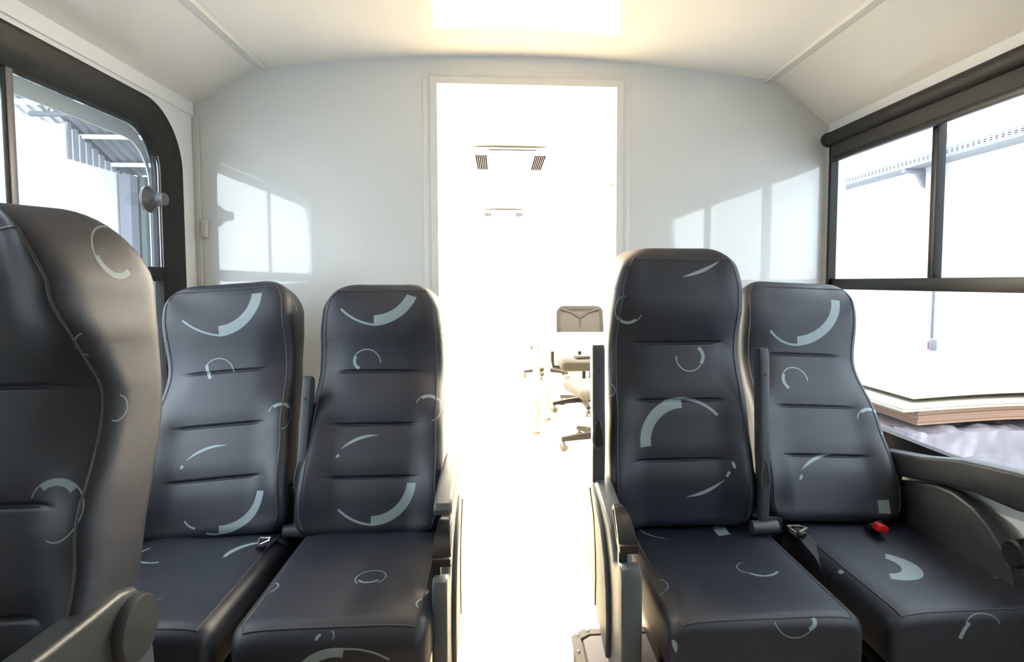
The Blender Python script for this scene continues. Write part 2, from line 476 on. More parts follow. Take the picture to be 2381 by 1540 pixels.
def make_backrest(parent, L, creases, org, tilt, m, lean=0.0, HWF=HWF, YFE=YFE, HWB=HWB, YBK=YBK, RT=.09):
    RB, N = 0.03, 104
    zs = []
    for k in range(8): zs.append(('b', 90 * (1 - k / 8)))
    z = RB
    body = []
    n = 100
    for k in range(n + 1): body.append(RB + (L - RT - RB) * k / n)
    for zc in creases:
        for d in (-.014, -.010, -.007, -.0045, -.0022, 0, .0022, .0045, .007, .010, .014): body.append(zc + d)
    body = sorted(body)
    b2 = [body[0]]
    for q in body[1:]:
        if q - b2[-1] > 0.0012: b2.append(q)
    zs += [('m', q) for q in b2]
    for k in range(1, 13): zs.append(('t', 90 * k / 12))
    rows = []
    for kind, q in zs:
        shr, dk, z = 0.0, 1.0, q
        if kind == 'b':
            z = RB - RB * math.sin(R(q)); shr = RB * (1 - math.cos(R(q))); dk = 1 - .35 * (1 - math.cos(R(q)))
        elif kind == 't':
            z = L - RT + RT * math.sin(R(q)); shr = RT * .95 * (1 - math.cos(R(q))); dk = 1 - .72 * (1 - math.cos(R(q)))
        hf, hb = interp(HWF, z) - shr, interp(HWB, z) - shr
        yc, ye, yb = interp(YFC, z), interp(YFE, z), interp(YBK, z)
        ring = []
        for k in range(N):
            a = 2 * PI * k / N
            # denser sampling over the front
            sx = spow(math.cos(a), 2 / 6.0); sy = spow(math.sin(a), 2 / 6.0)
            v = (sy + 1) / 2
            x = sx * (hf + (hb - hf) * v)
            e = abs(sx)
            yf = yc + (ye - yc) * sm(.45, .98, e)
            yf -= .010 * (1 - e * e)
            d = 0.0
            for zc in creases:
                ex = 1 - sm(.095, .145, abs(x))
                d += (.008 * math.exp(-((z - zc) / .004) ** 2) * ex + .006 * math.exp(-((z - zc) / .03) ** 2) * (1 - sm(.10, .19, abs(x))))
            yf += d
            y = yf * (1 - v) + yb * v
            ym = (ye + yb) / 2 + .01
            y = ym + (y - ym) * dk
            u = x
            if abs(sx) > .9: u = x + math.copysign(max(0, y - ye - .012), x)
            ring.append(((x, y, z), (u, z)))
        rows.append(ring)
    o = loft_mesh('backrest', rows, m, parent, None)
    o.location = org; o.rotation_euler = (-R(tilt), R(lean), 0)
    # seams: corner columns of the front panel, joined across the top
    kl = min(range(N), key=lambda k: abs(2 * PI * k / N - R(225))); kr = min(range(N), key=lambda k: abs(2 * PI * k / N - R(315)))
    top = len(rows) - 8
    path = [rows[i][kl][0] for i in range(6, top, 2)] + [rows[top][k][0] for k in range(kl, kr + 1)] + [rows[i][kr][0] for i in range(top, 5, -2)]
    path = [Vector(p) for p in path]
    MB().tube([p + Vector((0, -.0004, 0)) for p in path], 0.0022, 6).build('piping', PIPE, o)
    return o

def make_cushion(parent, hw, depth, hh, m, org, Rf, crown=0.0):
    """front at local y=0, top at z=0"""
    N = 88
    rows = []
    ys = [('f', 90 * (1 - k / 12)) for k in range(12)] + [('m', Rf + (depth - Rf - .03) * k / 30) for k in range(31)] + [('r', 90 * k / 6) for k in range(1, 7)]
    for kind, q in ys:
        sh, y = 0.0, q
        if kind == 'f': y = Rf - Rf * math.sin(R(q)); sh = Rf * (1 - math.cos(R(q)))
        if kind == 'r': y = depth - .03 + .03 * math.sin(R(q)); sh = .03 * (1 - math.cos(R(q)))
        h, w_ = hh - sh, hw - .6 * sh
        ring = []
        for k in range(N):
            a = 2 * PI * k / N
            sx, sz = spow(math.cos(a), 2 / 5.5), spow(math.sin(a), 2 / 5.5)
            x = w_ * sx; z = -hh + h * sz
            if sz > 0:
                z -= (.012 * (1 - sx * sx) ** 1.5 * sm(.02, .2, y)) * sz
                z += crown * math.sin(PI * min(1, y / depth)) * sz
            u, v = x, y
            if kind == 'f': v = -min(0.2, max(0.0, -z - .004)) + y
            elif sz < .9: u = x + math.copysign(max(0, -z - .02), x)
            ring.append(((x, y, z), (u, v)))
        rows.append(ring)
    o = loft_mesh('cushion', rows, m, parent, None)
    o.location = org
    kl = min(range(N), key=lambda k: abs(2 * PI * k / N - R(135))); kr = min(range(N), key=lambda k: abs(2 * PI * k / N - R(45)))
    fr = 7
    path = [rows[i][kr][0] for i in range(40, fr, -1)] + [rows[fr][k][0] for k in range(kr, kl + 1)] + [rows[i][kl][0] for i in range(fr, 41)]
    MB().tube([Vector(p) + Vector((0, 0, .0006)) for p in path], 0.002, 6).build('piping', PIPE, o)
    return o

def frame_legs(t, x0, x1, y0, y1, top):
    """steel legs and rails below the cushion"""
    for x in (x0 + .05, x1 - .05):
        MB().prism([(y0 + .10, 0), (y0 + .16, 0), (y0 + .20, top), (y0 + .14, top)], 'x', x - .02, x + .02, bevel=.004).build('leg', BLACKMET, t)
        MB().prism([(y1 - .16, 0), (y1 - .10, 0), (y1 - .08, top), (y1 - .14, top)], 'x', x - .02, x + .02, bevel=.004).build('leg', BLACKMET, t)
    MB().box(x0 + .02, x1 - .02, y0 + .06, y1 - .02, top, top + .03, bevel=.006).build('seat_frame', BLACKMET, t)

ARCS = dict(
 Lw_back=[[0.0245,0.832,0.2195,0.0058,-2.0252,0.307,0],[-0.0114,0.7474,0.1322,0.0325,-0.7734,0.8001,0],[-0.0225,0.5022,0.0479,0.0029,1.2792,1.2968,0],[0.015,0.5299,0.0781,0.0093,-2.8203,0.3338,0],
  [0.1826,0.3509,0.0341,0.0029,2.2218,0.7462,0],[0.1863,0.348,0.0369,0.0096,1.4737,0.8426,0],[0.1864,0.3417,0.0432,0.0028,0.0635,1.5197,0],[0.0021,0.1513,0.1181,0.0083,1.8716,0.5373,0.9],
  [-0.0773,0.2037,0.0242,0.0077,2.7279,0.2609,0],[-0.0334,0.0802,0.0519,0.0048,-2.2283,0.4105,0],[0.0176,0.0958,0.0873,0.0042,-1.7259,0.2146,0],[0.0283,0.138,0.1288,0.024,-0.8868,0.739,0],
  [0.245,0.7,0.03,0.004,0.9,0.9,0]],
 La_back=[[0.0028,0.8294,0.1832,0.0072,-2.0314,0.3497,0],[-0.0229,0.7943,0.147,0.0352,-0.9346,0.607,0],[-0.0426,0.5299,0.0469,0.003,1.2844,1.2431,0],[-0.0571,0.5389,0.0299,0.0101,-2.8436,0.9457,0],
  [0.1616,0.3875,0.0375,0.0029,2.2153,0.7254,0],[0.1633,0.3858,0.0391,0.0105,1.4372,0.8032,0],[0.1621,0.3786,0.0463,0.0029,0.1282,1.3892,0],[-0.0077,0.1798,0.1174,0.0096,1.9278,0.53,0.9],
  [-0.0945,0.2269,0.0172,0.0083,2.5916,0.4263,0],[0.0247,0.1985,0.1724,0.0065,-2.0063,0.3254,0],[0.0074,0.1564,0.1293,0.0282,-0.8255,0.7587,0],[0.225,0.63,0.022,0.004,-2.4,1.6,0]],
 Ra_back=[[-0.0064,0.9219,0.1807,0.0104,-1.1825,0.3454,0.9],[-0.1624,0.6503,0.0371,0.0028,2.8346,1.1658,0],[-0.1555,0.6378,0.0355,0.0087,-1.6895,0.9437,0],[-0.1589,0.6494,0.0472,0.0027,-0.968,0.5327,0],
  [0.0335,0.5015,0.0419,0.0035,-1.9084,1.3822,0],[0.0449,0.5045,0.036,0.0106,0.1199,0.8549,0],[0.0069,0.2559,0.1292,0.0318,2.4224,0.8381,0],[-0.0056,0.2186,0.1669,0.0081,1.13,0.376,0],
  [0.0222,0.2311,0.1382,0.0105,-1.1682,0.4649,0.9],[1.0254,-0.2857,0.9975,0.0068,2.677,0.0091,0],[-0.2093,0.4066,0.0194,0.0034,-0.2903,1.4429,0],[0.128,0.18,0.03,0.008,0.3,0.35,0.3],
  [-0.225,0.675,0.03,0.007,1.7,0.7,0]],
 Rw_back=[[-0.0304,0.6784,0.1131,0.0068,-1.9982,0.4924,0],[-0.0381,0.7389,0.174,0.0303,-0.7797,0.7046,0],[-0.0504,0.4481,0.0427,0.0037,1.2919,1.4376,0],[-0.0532,0.4428,0.0432,0.0102,-3.0157,0.7079,0],
  [0.1766,0.3065,0.0477,0.0032,2.2047,0.6671,0],[0.175,0.3088,0.0454,0.0105,1.5535,0.7454,0],[0.1776,0.3079,0.0462,0.0036,0.2068,1.3515,0],[0.0184,0.0709,0.1315,0.0098,2.0296,0.463,0.9],
  [-0.0483,0.1026,0.0544,0.0078,2.618,0.1603,0],[-0.093,0.0437,0.26,0.03,0,0.0814,0]],
 F_back=[[0.1386,0.3595,0.0441,0.0022,2.3784,0.4468,0],[0.1397,0.3612,0.0429,0.0111,1.5371,0.7856,0],[0.1405,0.3565,0.0476,0.0022,-0.0986,1.7047,0],[0.184,0.6114,0.0201,0.0019,2.9003,1.2925,0],
  [0.3,0.768,0.046,0.003,2.6,1.1,0],[0.3,0.768,0.047,0.01,-1.9,1,0],[.2,.505,0.022,0.002,-0.3,1.7,0]],
 La_cush=[[.0434,.2388,.0385,.0023,1.5,2.4,0],[.0422,.2438,.0321,.0052,-1.6421,.9571,0],[-.0087,-.0172,.0182,.007,2.657,.6206,0],[-.0092,-.0092,.0232,.0027,.1719,.5835,0],
  [.0177,-.1384,.0988,.0215,1.9691,.5903,0],[.0385,-.2092,.1678,.0044,1.2803,.3015,0],[-.20,.20,.03,.003,.3,1.2,0],[.205,.10,.03,.004,3.0,.8,0]],
 Lw_cush=[[-.0964,.3925,.0591,.0083,-2.4586,1.3344,0],[.0137,.1759,.0396,.0057,-1.6421,.8512,.8],[.1499,.3771,.0669,.0199,2.4798,.9501,.6]],
 Ra_cush=[[-.2155,.1795,.0395,.0028,-.2623,1.0664,0],[-.0961,.5107,.0749,.0033,-2.557,.7801,0],[.0581,.2519,.0311,.0025,3.0226,1.3325,0],[.0849,.2512,.0491,.0068,-1.5747,.9003,0],
  [.20,.47,.148,.037,3.02,.26,0],[.0563,.0035,.0458,.0025,-1.9175,1.1131,0],[.0807,-.0032,.026,.0099,-.4155,.8692,0],[-.235,-.05,.03,.008,.2,.6,.8]],
 Rw_cush=[[-.0681,.2363,.0806,.0477,-.513,1.5499,.3],[.2241,.3287,.0448,.0056,1.2356,1.2,0],[.1566,.1264,.0252,.0049,.6611,1.2,0],[.0523,-.0974,.1187,.0097,2.6189,.1798,0],[-.0037,-.0427,.044,.0026,1.5285,1.1907,0],
  [-.225,.22,.03,.009,.2,.3,0]],
)
MATS = {k: fabric('upholstery_' + k.lower(), v) for k, v in ARCS.items()}
SEATS = {}
def bus_seat(key, label, bx, by, bz, tilt, L, creases, cx, cy, cz, chw, cdepth, Rf, lean=0.0, group='bus seats in rows', **kw):
    t = thing('bus_seat', (bx, by, 0), label, 'seat', group)
    o = make_backrest(t, L, creases, (0, 0, bz), tilt, MATS[key + '_back'], lean, **kw)
    make_cushion(t, chw, cdepth, .075, MATS.get(key + '_cush') or MATS['Lw_cush'], (cx - bx, cy - by, cz), Rf)
    frame_legs(t, cx - bx - chw, cx - bx + chw, cy - by, cy - by + cdepth, cz - .18)
    MB().box(cx - bx - chw + .03, cx - bx + chw - .03, cy - by + .10, cy - by + cdepth - .01, .10, cz - .15, bevel=.012).build('under_seat_shade', BPLASTIC, t)  # added black box, stands in for the shade under the cushion
    MB().box(cx - bx - chw, cx - bx + chw, cy - by + cdepth - .05, cy - by + cdepth - .02, .10, bz + .13, bevel=.006).build('light_block_panel', BPLASTIC, t)  # added black panel, blocks bright gaps between cushion and backrest
    # reclining bracket that carries the backrest
    for s in (-1, 1):
        MB().prism([(-.05, bz - .17), (.05, bz - .17), (.14, bz + .12), (.10, bz + .12)], 'x', s * (chw - .05) - .006, s * (chw - .05) + .006, bevel=.002).build('recliner_bracket', BLACKMET, t)
    SEATS[key] = t
    return t, o

L1 = (.505, .33, .167)
sLw, bLw = bus_seat('Lw', 'dark patterned bus seat by the left window, in the back left pair', -.84, 1.79, .46, 20, .81, L1, -.835, 1.29, .475, .212, .62, .04, lean=-4.5, HWF=HWW)
sLa, bLa = bus_seat('La', 'dark patterned bus seat on the left of the aisle with a lowered white-lit armrest', -.39, 1.79, .455, 20, .81, L1, -.37, 1.27, .475, .214, .64, .06)
sRa, bRa = bus_seat('Ra', 'upright dark patterned bus seat on the right of the aisle, tallest of the back row', .535, 1.72, .485, 2, .83, (.545, .375, .20), .585, 1.225, .482, .219, .63, .03)
sRw, bRw = bus_seat('Rw', 'reclined dark patterned bus seat under the right window with a red belt buckle', 1.01, 1.72, .485, 24, .81, (.538, .355, .195), 1.075, 1.225, .482, .212, .63, .03, lean=2.5, HWF=HWW)
sF, bF = bus_seat('F', 'single dark patterned bus seat in the left foreground, cut by the picture edge', -.83, .955, .50, 3, .84, (.545, .36, .19), -.83, .43, .50, .217, .54, .04, HWF=HWF_F, YFE=YFE_F, HWB=HWB_F, YBK=YBK_F, RT=.12)

def local(t, pts):  # world (y, z) -> seat-local
    return [(p[0] - t.location.y, p[1]) for p in pts]

# folded-up armrests between the seats and beside the right aisle seat
def folded_armrest(t, x, y, z0, z1, lean, hinge=True, wid=.026, dy=0.0):
    """stands upright beside the backrest, leaning back by lean degrees"""
    e = bpy.data.objects.new('armrest', None)
    mb = MB()
    Lg = (z1 - z0)
    w2 = wid / 2
    # slim post, slot near its root
    prof = [(-.006, .0), (.022, .0), (.026, .10), (.04, .20), (.046, Lg - .03), (.040, Lg - .008), (.028, Lg), (.004, Lg), (-.006, Lg - .01), (-.010, Lg - .04), (-.010, .22), (-.016, .16), (-.014, .10)]
    mb.prism(prof, 'x', -w2, w2, bevel=.005, seg=3)
    o = mb.build('armrest', PLASTIC, t)
    o.location = (x - t.location.x, y - t.location.y, z0)
    o.rotation_euler = (-R(lean), 0, 0)
    MB().lathe([(.004, 0), (.004, .002)], (0, -.0105, Lg - .075), (0, -1, 0), 14).build('screw', BPLASTIC, o)
    tear = []
    for k in range(18):
        q = 2 * PI * k / 18
        tear.append(((.5 * w2 + .004) * math.cos(q) * (1 - .45 * math.sin(q)) - .003, .145 + .042 * math.sin(q)))
    MB().tube([(px, -.0145, pz) for px, pz in tear] + [(tear[0][0], -.0145, tear[0][1])], .003, 8).build('release_loop', PLASTIC, o)
    MB().prism([(px * .8, pz) for px, pz in tear], 'y', -.0165, -.0100).build('slot', BPLASTIC, o)
    if hinge:
        h = MB().tube([(-.038, 0, -.012), (.038, 0, -.012)], .020, 20)
        h.build('hinge', PLASTIC, o)
    return o
folded_armrest(sLw, -.600, 1.80, .485, .935, 16)
MB().box(-.655 + .84, -.555 + .84, .03, .10, .28, .60, bevel=.008).build('armrest_mount', BPLASTIC, sLw)  # added black block, fills the gap between the left seats with shade
folded_armrest(sRw, .768, 1.665, .51, 1.02, 3)
MB().box(.752 - 1.01, .845 - 1.01, -.02, .05, .28, .515, bevel=.008).build('armrest_mount', BPLASTIC, sRw)  # same added shade block for the right pair
folded_armrest(sRa, .286, 1.70, .63, 1.03, 2, hinge=False, wid=.036)

# side covers with recline levers at the aisle
def side_cover(t, x_out, x_in, y_shift, dz=0.0):
    s = 1 if x_in > x_out else -1
    prof = [(1.80, .56), (1.78, .615), (1.73, .640), (1.66, .638), (1.56, .618), (1.47, .598), (1.43, .570), (1.405, .535), (1.365, .535), (1.357, .556), (1.335, .562), (1.315, .557), (1.305, .54), (1.300, .25), (1.34, .22), (1.45, .24), (1.55, .285), (1.68, .335), (1.78, .39), (1.81, .46)]
    prof = [(a + y_shift, b + dz) for a, b in prof]
    o = MB().prism(local(t, prof), 'x', x_out - t.location.x, x_in - t.location.x, bevel=.006, seg=3).build('side_cover', SIDEP, t)
    # raised outer shell following the same curve
    shell = [(1.775, .60), (1.72, .622), (1.62, .605), (1.53, .57), (1.47, .51), (1.44, .44), (1.43, .36), (1.44, .27), (1.55, .30), (1.68, .35), (1.77, .40), (1.795, .47)]
    shell = [(a + y_shift, b + dz) for a, b in shell]
    MB().prism(local(t, shell), 'x', x_out - s * .012 - t.location.x, x_out + s * .002 - t.location.x, bevel=.005, seg=3).build('cover_shell', SIDEP, o)
    groove = [(1.70, .615), (1.63, .56), (1.60, .48), (1.59, .40), (1.60, .32)]
    MB().tube([(x_out - s * .0125 - t.location.x, a + y_shift - t.location.y, b + dz) for a, b in groove], .0022, 6).build('seam_line', DPLASTIC, o)
    # recline lever: a closed loop grip on a stem
    xm = (x_out + x_in) / 2 - t.location.x
    loop = [(1.500, .628), (1.475, .646), (1.445, .648), (1.415, .638), (1.385, .620), (1.362, .598), (1.352, .582), (1.40, .592), (1.44, .604), (1.475, .614)]
    loop = [(a + y_shift, b + dz) for a, b in loop]
    wid = [(-.010, .006), (-.012, .008), (-.015, .012), (-.018, .017), (-.020, .021), (-.021, .024), (-.021, .024), (-.018, .016), (-.014, .010), (-.011, .007)]
    lv = MB().loop_sweep(local(t, loop), [xm + w_[0] for w_ in wid], [xm + w_[1] for w_ in wid], .010).build('recline_lever', LEVER, t)
    yl = y_shift - t.location.y
    mb = MB()
    mb.box(xm - .021, xm - .001, 1.352 + yl, 1.372 + yl, .50 + dz, .60 + dz, bevel=.003)
    mb.box(xm - .021, xm + .024, 1.342 + yl, 1.362 + yl, .582 + dz, .600 + dz, bevel=.003)
    mb.build('stem', BPLASTIC, lv)
    mb = MB()
    for i in range(3):
        for j in range(5):
            yy, zz = 1.452 - .011 * j, .654 - .0042 * j
            mb.box(xm - .008 + i * .008, xm - .0055 + i * .008, yy + yl - .0015, yy + yl + .0015, zz + dz - .004, zz + dz, bevel=.0006, seg=1)
    mb.build('grip_dots', LEVER, lv)
    return o
side_cover(sRa, .274, .322, 0)
side_cover(sLa, -.124, -.160, .075, -.052)

# lowered armrest of the left aisle seat
def lowered_armrest(t, x0, x1, prof, hub=None):
    o = MB().prism(local(t, prof), 'x', x0 - t.location.x, x1 - t.location.x, bevel=.010, seg=4).build('armrest', PLASTIC, t)
    return o
o = lowered_armrest(sLa, -.165, -.118, [(1.86, .655), (1.84, .690), (1.78, .690), (1.60, .680), (1.52, .670), (1.480, .662), (1.470, .648), (1.478, .632), (1.52, .624), (1.62, .620), (1.80, .618), (1.85, .63)])
o.data.materials[0] = SIDEP  # lighter plastic than the other armrests, doorway light put into the colour
MB().prism(local(sLa, [(1.83, .60), (1.78, .61), (1.62, .60), (1.55, .575), (1.60, .57), (1.8, .56)]), 'x', -.150 + .39, -.128 + .39, bevel=.004).build('armrest_support', PLASTIC, sLa)
# foreground seat: armrest with round hub
o = lowered_armrest(sF, -.652, -.602, [(1.045, .665), (1.02, .705), (.98, .716), (.90, .716), (.70, .722), (.52, .735), (.48, .73), (.47, .705), (.50, .675), (.72, .655), (.90, .635), (.955, .60), (1.0, .588), (1.04, .60), (1.055, .63)])
o.data.materials[0] = DPLASTIC
MB().lathe([(.050, -.004), (.054, .0), (.054, .010), (.050, .016), (.030, .018)], (-.602 + .83, 1.0 - .955, .645), (1, 0, 0), 40).build('hub_cap', DPLASTIC, o)
MB().prism(local(sF, [(.93, .60), (1.07, .60), (1.08, .50), (1.05, .36), (.98, .32), (.94, .36), (.92, .5)]), 'x', -.645 + .83, -.608 + .83, bevel=.01, seg=3).build('side_cover', PLASTIC, sF)
# right window seat: wall-side armrest and quarter-round cover
o = lowered_armrest(sRw, 1.228, 1.282, [(1.86, .66), (1.84, .672), (1.66, .700), (1.50, .737), (1.33, .757), (1.10, .765), (1.04, .755), (1.03, .72), (1.06, .695), (1.33, .664), (1.45, .662), (1.55, .652), (1.60, .640), (1.80, .60), (1.85, .61)])
o.data.materials[0] = DPLASTIC
MB().prism(local(sRw, [(1.86, .54), (1.80, .585), (1.66, .620), (1.60, .634), (1.54, .636), (1.47, .622), (1.41, .590), (1.36, .545), (1.33, .49), (1.31, .40), (1.32, .30), (1.86, .32)]), 'x', 1.238 - 1.01, 1.272 - 1.01, bevel=.008, seg=3).build('side_cover', DPLASTIC, sRw)
MB().lathe([(.030, -.02), (.034, -.016), (.034, .02), (.028, .026)], (1.24 - 1.01, 1.315 - 1.72, .565), (-1, 0, 0), 28).build('lever_knob', BPLASTIC, sRw)

# seat belts
mb = MB().strap([(.11, -.01, .47), (.10, -.045, .49), (.092, -.07, .50)], (.019, 0.004, .004), .016)
bk = mb.build('belt_buckle', WEB, sRw)
MB().box(.075, .108, -.102, -.072, .488, .510, bevel=.005, rot=Matrix.Rotation(R(18), 3, 'Y')).build('red_button', RED, bk)
def belt(t, x, y, z, dirx):
    w_ = WEB
    b = MB().strap([(x - dirx * .02, y + .10, z - .03), (x, y + .05, z + .012), (x + dirx * .012, y, z + .006), (x + dirx * .02, y - .07, z - .015), (x + dirx * .025, y - .13, z - .06)], (.021, .008, 0), .003).build('seat_belt', w_, t)
    lp = [(x - .018, y + .050, z + .022), (x + .014, y + .044, z + .024), (x + .020, y + .012, z + .050 - .02), (x - .010, y + .006, z + .018)]
    tg = MB().tube(lp + [lp[0]], .0035, 8).build('belt_tongue', CHROME, b)
    MB().box(x - .012, x + .014, y - .006, y + .012, z + .012, z + .024, bevel=.003).build('tongue_grip', BPLASTIC, b)
belt(sRw, .858 - 1.01, 1.62 - 1.72, .475, 1)
belt(sLw, -.655 + .84, 1.66 - 1.79, .468, -1)

# ---------------------------------------------------------------- metal edged box beside the right aisle seat
bx = thing('floor_box', (.30, 1.40, 0), 'low metal-edged white box with clipped corner on the aisle floor beside the right seat', 'box')
ZB = .252
def boxpts(d): return [(-.108 + d, -.5), (-.108 + d, .170 - d * .5), (-.072 + d * .6, .200 - d), (.10, .200 - d), (.10, -.5)]
MB().prism(boxpts(.006), 'z', 0, ZB - .006).build('body', mat('box_side', (.16, .15, .14), spec=.1, rough=.7), bx, smooth=False)
P0, P1 = boxpts(0), boxpts(.024)
bm = bmesh.new()
for i in range(3):
    a, b, c_, d = P0[i], P0[i + 1], P1[i + 1], P1[i]
    vs = [bm.verts.new((p[0], p[1], z)) for z in (ZB - .006, ZB) for p in (a, b, c_, d)]
    for q in ((0, 1, 2, 3), (4, 5, 6, 7), (0, 1, 5, 4), (1, 2, 6, 5), (2, 3, 7, 6), (3, 0, 4, 7)): bm.faces.new([vs[k] for k in q])
mb = MB(); mb.bm.free(); mb.bm = bm
mb.build('edge_profile', mat('dull_aluminium', (.24, .225, .205), spec=.12, rough=.7), bx, smooth=False)
MB().prism([(-.078, -.5), (-.078, .150), (-.055, .168), (.10, .168), (.10, -.5)], 'z', ZB - .006, ZB - .001).build('lid_panel', mat('pale_lid', (.36, .335, .345), spec=.1, rough=.8, vary=.06, bump_scale=30), bx, smooth=False)
for p in ((-.09, .172), (-.06, .190), (-.097, .10), (-.097, -.02), (.02, .190)):
    MB().lathe([(.005, 0), (.0045, .002), (.002, .0035)], (p[0], p[1], ZB), (0, 0, 1), 12).build('rivet', CHROME, bx)

# ---------------------------------------------------------------- the bright room behind the partition
led = mat('led_panel', (1, 1, 1), rough=.5, emit=LED_COLOR, emit_s=LED_STRENGTH)
k = 0
for x, where in ((-.80, 'left'), (.99, 'right')):
    for y0, y1, nm in ((2.7, 4.6, 'nearest the doorway'), (4.9, 6.8, 'in the middle'), (7.0, 8.8, 'at the far end')):
        t = thing('ceiling_light', (x, (y0 + y1) / 2, 2.0), 'long white light panel on the far room ceiling, %s side, %s' % (where, nm), 'light', 'light panels of the far room')
        MB().box(-.12, .12, -(y1 - y0) / 2, (y1 - y0) / 2, -.022, -.004, bevel=.003).build('frame', WHITEF, t)
        MB().box(-.105, .105, -(y1 - y0) / 2 + .02, (y1 - y0) / 2 - .02, -.026, -.021).build('diffuser', led, t, smooth=False)
VENT = mat('vent_slot', (.0035, .0016, .0010), rough=1.0, spec=0.0)
def air_unit(y0, y1, x0, x1, label):
    t = thing('air_conditioner', ((x0 + x1) / 2, (y0 + y1) / 2, 2.05), label, 'air conditioner', 'ceiling air conditioners')
    hx, hy = (x1 - x0) / 2, (y1 - y0) / 2
    MB().box(-hx - .03, hx + .03, -hy - .12, hy + .04, -.012, .004, bevel=.004).build('cover', WHITEF, t)
    MB().box(-hx + .09, hx - .07, -hy - .125, -hy - .115, -.0135, -.010).build('hatch_gap', VENT, t, smooth=False)
    for s in (-1, 1):
        g = MB().box(s * (hx - .037) - .042, s * (hx - .037) + .042, -hy, hy, -.018, -.012, bevel=.002).build('grille', WHITEF, t)
        for q in range(6):
            xx = s * (hx - .037) - .031 + q * .0125
            MB().box(xx - .0046, xx + .0046, -hy + .01, hy - .01, -.0195, -.0175).build('slot', VENT, g, smooth=False)
air_unit(3.95, 4.47, -.15, .31, 'white ceiling air conditioner with two slotted grilles, the nearer of two beyond the doorway')
air_unit(7.2, 7.6, -.165, .287, 'white ceiling air conditioner with two slotted grilles, the farther one')

# raised platform at the far end
struct(MB().box(-.385, XR, 6.25, Y9, 0, .085, bevel=.004).build('floor_platform', FLOOR))
struct(MB().box(XL, -.385, 6.1, Y9, 0, .30, bevel=.004).build('trim_6', WHITEF))

# table
LEGM = mat('warm_steel', (.50, .45, .34), rough=.25, metal=1.0)
tb = thing('table', (.75, 5.1, 0), 'white rectangular table on round steel legs in the bright room beyond the doorway', 'table')
MB().box(-.49, .49, -.40, .42, .715, .75, bevel=.004).build('tabletop', WHITEF, tb)
MB().box(-.45, .45, -.34, -.32, .66, .716, bevel=.003).build('apron', WHITEF, tb)
for x, y in ((-.455, -.345), (.44, -.345), (-.33, .12), (.44, .36)):
    lg = MB().tube([(x, y, .02), (x, y, .716)], .028, 20).build('leg', LEGM, tb)
    MB().lathe([(.030, 0), (.030, .02), (.027, .024)], (x, y, 0), (0, 0, 1), 20).build('foot', mat('brown_foot', (.05, .03, .02), rough=.5), lg)

